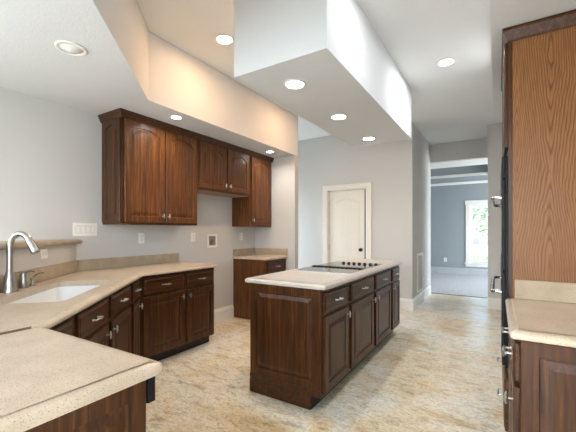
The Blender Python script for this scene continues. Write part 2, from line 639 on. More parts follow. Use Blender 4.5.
# far room
struct('wall_far_room', B((-3.2, 11.15, 0, -0.68, 11.3, 2.74), (0.30, 11.15, 0, 3.1, 11.3, 2.74), (-0.68, 11.15, 0, 0.30, 11.3, 0.36), (-0.68, 11.15, 2.06, 0.30, 11.3, 2.74)), WALLF)
struct('wall_far_room_left', B((-3.3, 7.35, 0, -3.2, 11.3, 3.0)), WALLF)
struct('wall_far_room_right', B((3.0, 7.47, 0, 3.1, 11.3, 0.5), (3.0, 7.47, 2.3, 3.1, 11.3, 3.0), (3.0, 7.47, 0.5, 3.1, 8.2, 2.3), (3.0, 10.6, 0.5, 3.1, 11.3, 2.3)), WALLF)
struct('window_5', B((3.04, 8.2, 0.5, 3.045, 10.6, 2.3)), GLASS)
RZ = 2.74
struct('ceiling_far_room', B((-3.2, 7.471, RZ, 3.1, 8.45, RZ + 0.03), (-3.2, 8.45, RZ, -2.4, 9.9, RZ + 0.03), (-0.18, 8.45, RZ, 3.1, 9.9, RZ + 0.03), (-2.5, 8.4, RZ + 0.33, 0.0, 9.95, RZ + 0.36)), TRIM)
struct('ceiling_far_room_rear', B((-3.2, 9.9, RZ, 3.1, 11.3, RZ + 0.03)), WALLF)
struct('wall_tray_recess', B((-2.4, 9.9, RZ + 0.03, -0.18, 9.93, RZ + 0.33), (-2.4, 8.42, RZ + 0.03, -0.18, 8.45, RZ + 0.33), (-2.43, 8.45, RZ + 0.03, -2.4, 9.9, RZ + 0.33), (-0.18, 8.45, RZ + 0.03, -0.15, 9.9, RZ + 0.33)), WALLF)
bm = bmesh.new()
sweep(bm, [(-3.2, 11.148), (3.0, 11.148)], [(0, RZ - 0.07), (0.012, RZ - 0.07), (0.05, RZ - 0.02), (0.05, RZ - 0.001), (0, RZ - 0.001)])
struct('trim_2', bm, TRIM)
struct('trim_3', B((-2.4, 9.87, RZ - 0.02, -0.18, 9.899, RZ + 0.045)), TRIM)

# baseboards
BBP = [(0, 0.001), (0.016, 0.001), (0.016, 0.15), (0.010, 0.165), (0.006, 0.185), (0, 0.19)]


def baseboard(name, path, side=1):
    bm = bmesh.new()
    sweep(bm, path, BBP, side)
    return struct(name, bm, TRIM)


baseboard('baseboard_left', [(LX + 0.001, 2.835), (LX + 0.001, 3.825)])
baseboard('baseboard_wing', [(-2.70, 4.361), (-2.599, 4.361), (-2.599, 4.466), (-3.3, 4.466)])
baseboard('baseboard_far', [(-1.835, FY - 0.001), (-1.159, FY - 0.001), (-1.159, 7.35)], 1)
baseboard('baseboard_far_left', [(NX + 0.01, FY - 0.001), (-2.75, FY - 0.001)], 1)
baseboard('baseboard_hall_right', [(-0.131, 7.35), (-0.131, 6.459), (RX, 6.459)], -1)
bb = baseboard('baseboard_far_room', [(-3.2, 11.149), (3.0, 11.149)], 1)
bb.data.materials[0] = plain('grey_trim_paint', srgb(182, 188, 191), 0.5)

# door_1: white two-panel door standing ajar in its casing
d1 = bpy.data.objects.new('door_1', None)
COL.objects.link(d1)
d1['kind'] = 'structure'
d1.location = (DX0, FY, 0)
W_ = DX1 - DX0
cw = 0.095
CP = [(0.0, 0.0), (0.0, -0.010), (0.02, -0.018), (0.05, -0.016), (0.08, -0.022), (cw, -0.020), (cw, 0.0)]
bm = bmesh.new()
for k in range(1):
    rings = []
    for (px, pz, mx, mz) in ((0, 0.001, -1, 0), (0, DZ, -1, 1), (W_, DZ, 1, 1), (W_, 0.001, 1, 0)):
        rings.append([bm.verts.new((px + mx * o, y - 0.001, pz + mz * o)) for o, y in CP])
    for a, b in zip(rings, rings[1:]):
        for j in range(len(CP)):
            bm.faces.new((a[j], a[(j + 1) % len(CP)], b[(j + 1) % len(CP)], b[j]))
    bm.faces.new(rings[0])
    bm.faces.new(rings[-1])
link('door_casing', bm, DOORW, d1)
link('door_jamb', B((0.0005, 0.0, 0.001, 0.014, 0.11, DZ - 0.001), (W_ - 0.010, 0.0, 0.001, W_ - 0.0005, 0.11, DZ - 0.001), (0.0005, 0.0, DZ - 0.014, W_ - 0.0005, 0.11, DZ - 0.0005)), DOORW, d1)
bm = bmesh.new()
dl0, dl1 = 0.018, W_ - 0.040
# leaf built from frame loops: upper arched panel, lower panel
yb, yf = 0.060, 0.024


def moulded(bm, x0, x1, z0, z1, arch, y, planks=0):
    N = 20
    def loop(ins, yy):
        L = [(x0 + ins, yy, z0 + ins), (x1 - ins, yy, z0 + ins)]
        for i in range(N + 1):
            u = i / N
            v = abs(2 * u - 1)
            L.append((x1 - ins + (x0 - x1 + 2 * ins) * u, yy, z1 - ins - arch * (0.5 - 0.5 * math.cos(PI * v))))
        return [bm.verts.new(p) for p in L]
    ls = [loop(0, y), (loop(0.0, y - 0.004)), loop(0.006, y - 0.007), loop(0.014, y - 0.002), loop(0.024, y - 0.001), loop(0.034, y - 0.006), loop(0.036, y - 0.006)]
    n = len(ls[0])
    for a, b in zip(ls, ls[1:]):
        for k in range(n):
            bm.faces.new((a[k], a[(k + 1) % n], b[(k + 1) % n], b[k]))
    bm.faces.new(ls[-1])
    bm.faces.new(ls[0])


box(bm, dl0, yf, 0.01, dl1, yb, DZ - 0.018)
moulded(bm, dl0 + 0.085, dl1 - 0.085, 0.80, DZ - 0.14, 0.07, yf)
moulded(bm, dl0 + 0.085, dl1 - 0.085, 0.20, 0.70, 0.0, yf)
leaf = link('door_leaf', bm, DOORW, d1)
bm = bmesh.new()
for i in range(1, 6):
    xx = dl0 + 0.15 + (dl1 - dl0 - 0.30) * i / 6
    box(bm, xx - 0.002, yf - 0.0075, 0.85, xx + 0.002, yf - 0.006, DZ - 0.22)
link('plank_groove', bm, TRIM, leaf)
bm = bmesh.new()
lathe(bm, [(0.030, 0.0), (0.030, 0.006), (0.012, 0.012), (0.012, 0.035), (0.026, 0.045), (0.029, 0.058), (0.022, 0.068), (0.0001, 0.071)], (dl1 - 0.06, yf, 0.96), 'y', 18)
link('door_handle', bm, KNOBD, leaf, True, 'dark bronze round knob')
bm = bmesh.new()
for z in (0.25, 1.0, 1.8):
    tube(bm, [(dl0 - 0.001, yf - 0.004, z - 0.045), (dl0 - 0.001, yf - 0.004, z + 0.045)], 0.006, 8)
link('hinge', bm, NICKEL, d1)
link('gap_shade_strip', B(dl1 + 0.0005, yf + 0.001, 0.012, W_ - 0.0105, yf + 0.03, DZ - 0.0145), SLOT, d1, label='dark strip standing in for the shade in the latch-side gap')  # black strip paints the shade between leaf and jamb

# window_1 in the far room
w1 = bpy.data.objects.new('window_1', None)
COL.objects.link(w1)
w1['kind'] = 'structure'
w1.location = (-0.68, 11.15, 0.36)
WW, WH = 0.98, 1.70
link('window_frame', B((-0.10, -0.022, -0.04, 0.0, 0.0, WH + 0.10), (WW, -0.022, -0.04, WW + 0.10, 0.0, WH + 0.10), (-0.12, -0.030, WH, WW + 0.12, -0.0, WH + 0.12), (0, 0, 0, 0.03, 0.12, WH), (WW - 0.03, 0, 0, WW, 0.12, WH), (0.03, 0, WH - 0.03, WW - 0.03, 0.12, WH)), TRIM, w1)
link('window_sill', B((-0.13, -0.06, -0.03, WW + 0.13, 0.11, 0.0), (-0.10, -0.02, -0.11, WW + 0.10, 0.0, -0.03)), TRIM, w1)
for z0, z1, yy in ((0.0, WH * 0.5, 0.05), (WH * 0.5 - 0.02, WH - 0.03, 0.08)):
    s = link('window_sash', B((0.03, yy, z0, 0.07, yy + 0.03, z1), (WW - 0.07, yy, z0, WW - 0.03, yy + 0.03, z1), (0.07, yy, z0, WW - 0.07, yy + 0.03, z0 + 0.04), (0.07, yy, z1 - 0.03, WW - 0.07, yy + 0.03, z1)), TRIM, w1)
    link('window_pane', B((0.07, yy + 0.012, z0 + 0.04, WW - 0.07, yy + 0.016, z1 - 0.03)), GLASS, s)

# raised half wall behind the sink run (parallel to the angled counter)
P0 = Vector((-1.557, 0.625))
D = Vector((-0.677, 0.735)).normalized()      # along the angled cabinets, towards the left wall
Nn = Vector((0.735, 0.677)).normalized()      # out of the cabinet fronts


def sd(s, d, z=None):
    """s along the angled front edge, d back from it"""
    p = P0 + D * s - Nn * d
    return (p.x, p.y) if z is None else (p.x, p.y, z)


def s_at_x(x, d):
    return (x - P0.x + Nn.x * d) / D.x


def s_at_y(y, d):
    return (y - P0.y + Nn.y * d) / D.y


BS = 0.628
bm = bmesh.new()
hw = [sd(s_at_x(LX + 0.001, BS + 0.022), BS + 0.022), sd(s_at_x(LX + 0.001, BS + 0.15), BS + 0.15), sd(s_at_y(-0.6, BS + 0.15), BS + 0.15), sd(s_at_y(-0.6, BS + 0.022), BS + 0.022)]
prism(bm, hw, 0, 1.175)
struct('wall_half_height', bm, WALL)

# ------------------------------------------------------------------ worktops and backsplashes
CT0, CT1 = 0.876, 0.914
RAX = -2.72      # run A counter edge
kink = (RAX, P0.y + D.y * ((RAX - P0.x) / D.x))


def arc_round(pts, i, r, n=5):
    """replace corner i by a small arc"""
    p0, p1, p2 = Vector(pts[i - 1]), Vector(pts[i]), Vector(pts[(i + 1) % len(pts)])
    a = p1 + (p0 - p1).normalized() * r
    b = p1 + (p2 - p1).normalized() * r
    out = []
    for k in range(n + 1):
        t = k / n
        q = a * (1 - t) ** 2 + p1 * 2 * t * (1 - t) + b * t * t
        out.append((q.x, q.y))
    return pts[:i] + out + pts[i + 1:]


# sink opening outline (s, d)
hole = []
s0, s1, q0, q1 = 0.46, 1.275, 0.125, 0.50
for cx, cy, r, a0 in ((s1 - 0.05, q1 - 0.12, 0.05, 0), (s0 + 0.09, q1 - 0.09, 0.09, 90), (s0 + 0.05, q0 + 0.05, 0.05, 180), (s1 - 0.02, q0 + 0.02, 0.02, 270)):
    rx = r
    ry = 0.12 if a0 == 0 else r
    for k in range(7):
        a = math.radians(a0 + 90 * k / 6)
        hole.append((cx + rx * math.cos(a), cy + ry * math.sin(a)))
hole_xy = [sd(a, b) for a, b in hole]

poly = [(P0.x - 0.0015, P0.y), kink, (RAX, 2.832), (LX + 0.001, 2.832), sd(s_at_x(LX + 0.001, BS + 0.02), BS + 0.02), sd(s_at_y(-0.1, BS + 0.02), BS + 0.02), (P0.x - 0.0015, -0.1)]
poly = arc_round(poly, 2, 0.02, 3)
bm = bmesh.new()
slab(bm, poly, CT0, CT1, [hole_xy], 0.028)
tag(link('countertop', bm, STONE, None, True), 'long beige speckled countertop angled around the white sink', 'countertop')
bm = bmesh.new()
pen = [(P0.x + 0.0015, P0.y), (P0.x + 0.0015, -0.1), (-0.818, -0.1), (-0.818, 0.645)]
pen = arc_round(pen, 3, 0.03, 5)
slab(bm, pen, CT0, CT1, (), 0.035)
tag(link('countertop', bm, STONE, None, True), 'beige speckled countertop of the peninsula closest to the viewer, with rounded edge', 'countertop')
# seam filler line between the two slabs
tag(link('countertop_seam', B((P0.x - 0.001, -0.05, CT0 + 0.004, P0.x + 0.001, 0.585, CT1 + 0.0006)), SEAM), 'thin brown seam joining the two beige worktops at the sink corner', 'seam')

bm = bmesh.new()
c_in = sd(s_at_x(LX + 0.020, BS), BS)
c_out = sd(s_at_x(LX + 0.001, BS + 0.019), BS + 0.019)
prism(bm, [(LX + 0.001, 2.80), (LX + 0.020, 2.80), (LX + 0.020, c_in[1]), sd(s_at_y(-0.1, BS), BS), sd(s_at_y(-0.1, BS + 0.019), BS + 0.019), c_out], CT1 + 0.0005, 1.016)
tag(link('backsplash', bm, STONE_B, None), 'tan stone backsplash strip behind the sink and along the left wall', 'backsplash')

# ledge cap on the half wall
bm = bmesh.new()
e = sd(s_at_x(LX + 0.001, BS - 0.01), BS - 0.01)
cap = [sd(s_at_x(LX + 0.001, BS - 0.015), BS - 0.015), sd(s_at_x(LX + 0.001, BS + 0.30), BS + 0.30), sd(s_at_y(-0.6, BS + 0.30), BS + 0.30), sd(s_at_y(-0.6, BS - 0.015), BS - 0.015)]
slab(bm, cap, 1.176, 1.214, (), 0.02)
tag(link('bar_ledge', bm, STONE_B, None, True), 'tan stone ledge capping the half wall behind the faucet', 'ledge')

# ------------------------------------------------------------------ base cabinets
BZ = 0.875


def base_cabinet(label, loc, rz, width, dx0, dx1, knob, depth=0.56, group='base cabinets under the angled counter', drawer=True, dz=(0.70, 0.845), doorz=(0.125, 0.675), cut=0.0, side_panel=False, noknob=False, open_top=False):
    t = thing('base_cabinet', label, 'cabinet', loc, rz, group)
    g = 0.0006
    bm = bmesh.new()
    if cut:     # body tapers to the back so it fits an inside corner
        a = [(g, 0), (width - g, 0), (width - g - (cut if cut > 0 else 0), depth), (g + (-cut if cut < 0 else 0), depth)]
        prism(bm, a, 0.10, BZ)
    else:
        box(bm, g, 0, 0.10, width - g, depth, BZ)
    if open_top:    # carcass made of panels so the sink bowl hangs inside
        bm.free()
        bm = B((g, 0, 0.10, width - g, 0.02, BZ), (g, 0.021, 0.10, 0.018, depth, 0.66), (width - 0.018, 0.021, 0.10, width - g, depth, 0.66), (0.019, 0.021, 0.10, width - 0.019, depth, 0.118))
    link('body', bm, WOOD, t)
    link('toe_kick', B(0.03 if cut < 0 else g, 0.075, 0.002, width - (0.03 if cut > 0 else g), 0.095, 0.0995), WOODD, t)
    if drawer:
        bm = bmesh.new()
        slab_drawer(bm, dx0, dx1, dz[0], dz[1], 0.02, -0.0005)
        d = link('drawer', bm, WOODH, t)
        add_pull((dx0 + dx1) / 2, (dz[0] + dz[1]) / 2, -0.0205, d)
    bm = bmesh.new()
    panel_door(bm, dx0, dx1, doorz[0], doorz[1], 0.02, min(0.055, (dx1 - dx0) * 0.22), 0.0, -0.0005)
    d = link('door', bm, WOOD, t)
    if not noknob:
        kx = dx1 - 0.028 if knob == 'r' else dx0 + 0.028
        add_knob(kx, doorz[1] - 0.06, -0.0205, d)
    return t


AX = -2.77
kA = P0.y + D.y * ((AX - P0.x) / D.x)
# where the two front planes meet
sk = s_at_x(AX, 0.05)
yk = sd(sk, 0.05)[1]
base_cabinet('brown base cabinet by the inside corner, left of two along the left wall', (AX, yk + 0.005, 0), PI / 2, 2.40 - yk - 0.005, 0.035, 2.375 - yk, 'r')
base_cabinet('brown base cabinet at the right end of the counter along the left wall', (AX, 2.40, 0), PI / 2, 0.425, 0.02, 0.41, 'l')
ang = math.atan2(D.y, D.x)
segs = [(-0.02, 0.385, 0.03, 0.35, 'r', 'brown base cabinet in the angled run, beside the peninsula and nearly hidden'),
        (0.385, 0.90, 0.42, 0.865, 'r', 'brown base cabinet below the sink, its drawer pull nearest the peninsula'),
        (0.90, 1.455, 0.945, 1.42, 'l', 'brown base cabinet in the middle of the angled run, right of the sink drawer'),
        (1.455, sk - 0.004, 1.49, sk - 0.03, 'r', 'narrow brown base cabinet of the angled run next to the inside corner')]
for a, b, x0, x1, k, lab in segs:
    base_cabinet(lab, sd(a, 0.05, 0), ang, b - a, x0 - a, x1 - a, k, depth=0.40, open_top=0.3 < a < 1.0)

# far base cabinet beside the refrigerator gap
t = thing('base_cabinet', 'short brown base cabinet standing against the wing wall beyond the refrigerator gap', 'cabinet', (-2.76, 3.832, 0), PI / 2)
link('body', B((0, 0, 0.10, 0.527, 0.597, BZ), (0, 0.05, 0.002, 0.018, 0.597, 0.10)), WOODU, t)
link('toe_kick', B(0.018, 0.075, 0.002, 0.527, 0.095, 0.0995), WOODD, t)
bm = bmesh.new(); slab_drawer(bm, 0.03, 0.50, 0.70, 0.845, 0.02, -0.0005)
d = link('drawer', bm, WOODH, t); add_pull(0.265, 0.775, -0.0205, d)
bm = bmesh.new(); panel_door(bm, 0.03, 0.50, 0.125, 0.675, 0.02, 0.055, 0, -0.0005)
d = link('door', bm, WOOD, t); add_knob(0.06, 0.615, -0.0205, d)
bm = bmesh.new()
slab(bm, [(LX + 0.001, 4.3605), (LX + 0.001, 3.815), (-2.715, 3.815), (-2.715, 4.3605)], CT0, CT1, (), 0.02)
tag(link('countertop', bm, STONE, None, True), 'small square beige countertop beyond the refrigerator gap', 'countertop')
bm = bmesh.new()
prism(bm, [(LX + 0.001, 3.83), (LX + 0.020, 3.83), (LX + 0.020, 4.340), (-2.73, 4.340), (-2.73, 4.3605), (LX + 0.001, 4.3605)], CT1 + 0.0005, 1.016)
tag(link('backsplash', bm, STONE_B, None), 'L-shaped tan stone backsplash on the small counter by the wing wall', 'backsplash')

# peninsula: end cabinet and dishwasher facing away from the viewer
t = thing('peninsula_cabinet', 'brown peninsula end panel below the nearest countertop', 'cabinet', (-0.858, 0.0, 0))
link('body', B((-0.045, -0.06, 0.002, -0.021, 0.604, BZ),), WOOD, t)
bm = bmesh.new()
panel_door(bm, -0.055, 0.606, 0.11, BZ - 0.001, 0.02, 0.058, 0.0, 0.0)
pd = link('end_panel', bm, WOOD, t)
pd.rotation_euler = (0, 0, PI / 2)
pd.location = (-0.0205, 0, 0)
t = thing('dishwasher', 'black dishwasher edge under the front corner of the nearest countertop', 'dishwasher', (-1.52, 0.574, 0))
link('body', B(0.002, -0.52, 0.10, 0.598, 0.0, 0.862), SLOT, t)
link('door', B(0.003, 0.001, 0.11, 0.597, 0.034, 0.868, bev=0.003), BLACK, t)
link('control_panel', B(0.003, 0.036, 0.787, 0.660, 0.062, 0.872, bev=0.003), BLACK, t)
link('toe_kick', B(0.01, -0.05, 0.002, 0.59, -0.03, 0.10), BLACK, t)

# ------------------------------------------------------------------ wall cabinets
UX = -3.03
UZ = 1.355
UT = 2.395


def wall_cabinet(label, y0, y1, z0, doors, knobs, side=False, under=False):
    t = thing('wall_cabinet', label, 'cabinet', (UX, y0, 0), PI / 2, 'wall cabinets on the left wall')
    wd = y1 - y0
    link('body', B(0.0005, 0.0, z0, wd - 0.0005, 0.329, UT), WOODU if not side else WOOD, t)
    if under:
        link('underside_panel', B(0.01, 0.02, z0 - 0.006, wd - 0.01, 0.32, z0 - 0.0005), UNDER, t, label='pale wooden underside')
    for (a, b), k in zip(doors, knobs):
        bm = bmesh.new()
        panel_door(bm, a, b, z0 + 0.022, UT - 0.022, 0.02, 0.058, 0.055, -0.0005)
        d = link('door', bm, WOODU, t)
        add_knob(b - 0.028 if k == 'r' else a + 0.028, z0 + 0.09, -0.0205, d)
    if side:
        bm = bmesh.new()
        panel_door(bm, 0.012, 0.318, z0 + 0.02, UT - 0.022, 0.014, 0.05, 0.045, 0.0)
        s = link('side_panel', bm, WOOD, t)
        s.rotation_euler = (0, 0, -PI / 2)
        s.location = (0.0, 0.33, 0)
    return t


wall_cabinet('tall brown double-door wall cabinet with arched panels, first on the left', 1.866, 2.813, UZ, [(0.022, 0.475), (0.490, 0.930)], 'rl', side=True)
wall_cabinet('short brown double-door wall cabinet above the refrigerator gap', 2.815, 3.803, 1.79, [(0.03, 0.49), (0.52, 0.965)], 'rl', under=True)
wall_cabinet('single-door brown wall cabinet at the right end by the wing wall', 3.805, 4.358, UZ, [(0.03, 0.525)], 'l')
CRP = [(0.0, UT - 0.028), (0.006, UT - 0.030), (0.010, UT - 0.018), (0.016, UT - 0.012), (0.022, UT - 0.004), (0.045, UT + 0.028), (0.052, UT + 0.030), (0.052, H1 - 0.002), (0.0, H1 - 0.002)]
bm = bmesh.new()
crp = [(o * 0.6, z) for o, z in CRP]
sweep(bm, [(LX + 0.002, 1.8515), (UX + 0.0215, 1.8515), (UX + 0.0215, 4.358)], crp)
box(bm, LX + 0.002, 1.853, UT + 0.001, UX + 0.0, 4.358, H1 - 0.002)
tag(link('crown_moulding', bm, WOODH), 'dark wood crown moulding along the top of the left wall cabinets', 'moulding')

# ------------------------------------------------------------------ island
t = thing('kitchen_island', 'dark brown kitchen island with four drawers over four doors', 'kitchen island', (-1.06, 2.14, 0), PI / 2)
IL = 2.22
link('body', B((0.0, 0.0, 0.10, IL, 0.63, BZ), ), WOOD, t)
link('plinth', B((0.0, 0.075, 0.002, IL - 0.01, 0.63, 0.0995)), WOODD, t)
link('base_board', B((-0.012, 0.078, 0.002, -0.0005, 0.632, 0.10), (-0.009, 0.0, 0.10, -0.0005, 0.632, 0.150)), WOODH, t)
bm = bmesh.new()
panel_door(bm, 0.0, 0.63, 0.15, BZ - 0.001, 0.010, 0.062, 0.0, 0.0)
s = link('end_panel', bm, WOOD, t)
s.rotation_euler = (0, 0, -PI / 2)
s.location = (-0.0005, 0.63, 0)
units = [(0.03, 0.475, 'r'), (0.545, 1.145, 'r'), (1.215, 1.78, 'l'), (1.855, 2.19, 'l')]
for a, b, k in units:
    bm = bmesh.new(); slab_drawer(bm, a, b, 0.695, 0.840, 0.02, -0.0005)
    d = link('drawer', bm, WOODH, t); add_pull((a + b) / 2, 0.768, -0.0205, d)
    bm = bmesh.new(); panel_door(bm, a, b, 0.125, 0.67, 0.02, 0.055, 0.0, -0.0005)
    d = link('door', bm, WOOD, t); add_knob(b - 0.028 if k == 'r' else a + 0.028, 0.61, -0.0205, d)
bm = bmesh.new()
ip = [(-1.735, 2.10), (-1.005, 2.10), (-1.005, 4.395), (-1.735, 4.395)]
for i in (3, 2, 1, 0):
    ip = arc_round(ip, i, 0.035, 5)
slab(bm, ip, CT0, CT1, (), 0.04)
tag(link('countertop', bm, STONE_I, None, True), 'pale cream countertop on the island around the black cooktop', 'countertop')

# cooktop
t = thing('cooktop', 'black glass electric cooktop set into the island counter', 'cooktop', (-1.65, 2.77, CT1))
link('glass_surface', B((0.0, 0.0, 0.0005, 0.55, 0.34, 0.007), (0.0, 0.40, 0.0005, 0.55, 0.98, 0.007), bev=0.002), GLASSB, t)
link('surround', B((-0.008, -0.008, 0.0003, 0.0, 0.988, 0.006), (0.55, -0.008, 0.0003, 0.558, 0.988, 0.006), (0, -0.008, 0.0003, 0.55, 0, 0.006), (0, 0.98, 0.0003, 0.55, 0.988, 0.006)), STEEL, t)
bm = B(0.0, 0.342, 0.0005, 0.55, 0.398, 0.012)
for i in range(12):
    box(bm, 0.01 + i * 0.0445, 0.348, 0.012, 0.04 + i * 0.0445, 0.392, 0.016)
link('downdraft_vent', bm, BLACK, t)
for cx, cy, r in ((0.14, 0.17, 0.10), (0.40, 0.17, 0.075), (0.14, 0.56, 0.075), (0.40, 0.56, 0.10)):
    bm = bmesh.new()
    for q in range(40):
        a0, a1 = 2 * PI * q / 40, 2 * PI * (q + 1) / 40
        bm.faces.new([bm.verts.new((cx + rr * math.cos(a), cy + rr * math.sin(a), 0.0073)) for rr, a in ((r, a0), (r, a1), (r - 0.003, a1), (r - 0.003, a0))])
    link('burner_ring', bm, plain('burner_print', (0.05, 0.05, 0.05, 1), 0.3), t)
for i in range(7):
    bm = bmesh.new()
    lathe(bm, [(0.019, 0.0075), (0.019, 0.011), (0.016, 0.013), (0.014, 0.024), (0.0001, 0.026)], (0.16 + i * 0.0625, 0.82, 0), 'z', 16)
    link('control_knob', bm, BLACK, t, True)

# ------------------------------------------------------------------ sink, faucet
t = thing('sink', 'white enamel undermount sink set into the angled counter', 'sink', (0, 0, 0))
bm = bmesh.new()
cs, cd = (s0 + s1) / 2, (q0 + q1) / 2
loops = []
for k, z in ((1.03, CT0 - 0.001), (1.0, CT0 - 0.0015), (0.985, CT0 - 0.02), (0.955, CT0 - 0.15), (0.90, CT0 - 0.175), (0.80, CT0 - 0.182), (0.12, CT0 - 0.186)):
    loops.append([bm.verts.new(sd(cs + (a - cs) * k, cd + (b - cd) * k, z)) for a, b in hole])
outer = []
for k, z in ((0.14, CT0 - 0.196), (0.84, CT0 - 0.192), (0.97, CT0 - 0.16), (1.02, CT0 - 0.01), (1.03, CT0 - 0.006)):
    outer.append([bm.verts.new(sd(cs + (a - cs) * k, cd + (b - cd) * k, z)) for a, b in hole])
allL = loops + outer
n = len(hole)
for i in range(len(allL)):
    a, b = allL[i], allL[(i + 1) % len(allL)]
    if i == len(loops) - 1:
        bm.faces.new(a); bm.faces.new(b)
        continue
    for k in range(n):
        bm.faces.new((a[k], a[(k + 1) % n], b[(k + 1) % n], b[k]))
link('basin', bm, SINKM, t, True)
bm = bmesh.new()
c = sd(cs, cd)
lathe(bm, [(0.045, 0.0), (0.045, 0.003), (0.036, 0.004), (0.030, 0.001), (0.0001, 0.001)], (c[0], c[1], CT0 - 0.1855), 'z', 24)
link('drain', bm, STEEL, t, True)

fs = sd(0.835, 0.582)
fd = Vector((Nn.x * 0.92 + D.x * 0.0 + 0.1, Nn.y * 0.75, 0)).normalized()   # spout direction


def fp(u, z):
    return (fd.x * u, fd.y * u, z)


t = thing('faucet', 'brushed nickel gooseneck pull-down faucet behind the sink', 'faucet', (fs[0], fs[1], CT1))
bm = bmesh.new()
lathe(bm, [(0.042, 0.0005), (0.042, 0.012), (0.038, 0.022), (0.034, 0.06), (0.026, 0.10), (0.020, 0.125), (0.0001, 0.126)], (0, 0, 0), 'z', 24)
link('base', bm, NICKEL, t, True)
bm = bmesh.new()
pts = [fp(0, 0.12), fp(0, 0.20), fp(0, 0.27)]
for k in range(1, 11):
    a = math.radians(180 - 15 * k)
    pts.append(fp(0.064 + 0.064 * math.cos(a), 0.27 + 0.090 * math.sin(a)))
tube(bm, pts, 0.0175, 14)
link('spout', bm, NICKEL, t, True)
bm = bmesh.new()
e0 = Vector(pts[-1]); dr = (Vector(pts[-1]) - Vector(pts[-2])).normalized()
tube(bm, [e0 - dr * 0.02, e0 + dr * 0.0, e0 + dr * 0.02, e0 + dr * 0.08, e0 + dr * 0.085], [0.019, 0.021, 0.022, 0.027, 0.022], 16)
link('spray_head', bm, STEEL, t, True)
hs = sd(0.985, 0.585)
t = thing('faucet_lever', 'separate faucet control lever on a round post, right of the faucet', 'faucet', (hs[0], hs[1], CT1))
bm = bmesh.new()
lathe(bm, [(0.026, 0.0005), (0.028, 0.01), (0.027, 0.05), (0.022, 0.062), (0.024, 0.075), (0.018, 0.098), (0.0001, 0.104)], (0, 0, 0), 'z', 20)
link('base', bm, NICKEL, t, True)
bm = bmesh.new()
tube(bm, [(0, 0, 0.09), fp(0.02, 0.105), fp(0.05, 0.112), fp(0.075, 0.108)], [0.008, 0.007, 0.006, 0.005], 10)
link('lever', bm, NICKEL, t, True)
hs = sd(1.07, 0.575)
t = thing('soap_dispenser', 'small nickel soap dispenser with curved spout beside the faucet lever', 'soap dispenser', (hs[0], hs[1], CT1))
bm = bmesh.new()
lathe(bm, [(0.019, 0.0005), (0.019, 0.006), (0.011, 0.012), (0.010, 0.035), (0.014, 0.04), (0.014, 0.055), (0.0001, 0.058)], (0, 0, 0), 'z', 18)
link('base', bm, NICKEL, t, True)
bm = bmesh.new()
tube(bm, [(0, 0, 0.05), fp(0.015, 0.07), fp(0.04, 0.085), fp(0.075, 0.09), fp(0.082, 0.084)], 0.0045, 8)
link('spout', bm, NICKEL, t, True)

# ------------------------------------------------------------------ right side: base cabinets, worktop, oven tower
FX = 0.075
for lab, y1, wd, dr in (('dark brown base cabinet under the right counter, nearest the viewer with a side panel', 1.90, 0.325, 1), ('dark brown base cabinet under the right counter, next to the oven tower', 2.272, 0.370, 2)):
    base_cabinet(lab, (FX, y1, 0), -PI / 2, wd, 0.02, wd - 0.02, 'l' if dr == 2 else 'r', depth=0.62, group='base cabinets under the right counter')
t = [o for o in COL.objects if o.get('label', '').startswith('dark brown base cabinet under the right counter, nearest')][0]
bm = bmesh.new()
panel_door(bm, 0.0, 0.62, 0.002, BZ - 0.001, 0.016, 0.058, 0.0, 0.0)
s = link('end_panel', bm, WOOD, t)
s.rotation_euler = (0, 0, PI / 2)
s.location = (0.326, 0.0, 0)
bm = bmesh.new()
rc = [(0.040, 1.535), (RX - 0.001, 1.535), (RX - 0.001, 2.277), (0.040, 2.277)]
rc = arc_round(rc, 0, 0.02, 4)
slab(bm, rc, CT0, CT1, (), 0.03)
tag(link('countertop', bm, STONE, None, True), 'beige speckled countertop on the right against the oven tower', 'countertop')
bm = bmesh.new()
prism(bm, [(0.085, 2.2575), (RX - 0.02, 2.2575), (RX - 0.02, 1.55), (RX - 0.001, 1.55), (RX - 0.001, 2.2775), (0.085, 2.2775)], CT1 + 0.0005, 1.018)
tag(link('backsplash', bm, STONE_B, None), 'tan stone backsplash standing against the tall oak panel', 'backsplash')

t = thing('oven_tower_cabinet', 'tall oak-sided cabinet housing the wall ovens on the right', 'cabinet', (0.055, 3.20, 0), -PI / 2)
TW = 0.918
link('body', B((0.0, 0.02, 0.002, TW - 0.012, 0.660, 2.37), (0.02, 0.03, 2.37, TW - 0.03, 0.66, 2.38)), WOODD, t)
link('face_frame', B((0.0, 0.0, 0.10, 0.05, 0.0195, 2.40), (TW - 0.05, 0.0, 0.10, TW, 0.0195, 2.40), (0.05, 0.0, 1.735, TW - 0.05, 0.0195, 1.77), (0.05, 0.0, 0.45, TW - 0.05, 0.0195, 0.485), (0.05, 0.0, 2.36, TW - 0.05, 0.0195, 2.40)), WOOD, t)
s = link('side_panel', B((0.0, 0.0, 0.002, 0.640, 0.011, 2.40)), OAK, t, label='honey coloured oak side panel with cathedral grain')
s.rotation_euler = (0, 0, PI / 2)
s.location = (TW, 0.0205, 0)
for a, b in ((0.03, 0.453), (0.465, TW - 0.03)):
    bm = bmesh.new(); panel_door(bm, a, b, 1.775, 2.375, 0.02, 0.055, 0.05, -0.0005)
    d = link('door', bm, WOOD, t)
bm = bmesh.new(); slab_drawer(bm, 0.03, TW - 0.03, 0.13, 0.44, 0.02, -0.0005)
d = link('drawer', bm, WOODH, t); add_pull(TW - 0.15, 0.30, -0.0205, d); add_pull(0.15, 0.30, -0.0205, d)
bm = bmesh.new()
CRR = [(o * 0.55, z - 0.004) for o, z in CRP]
sweep(bm, [(RX - 0.002, 2.2805), (0.0545, 2.2805), (0.0545, 3.20)], CRR, side=-1)
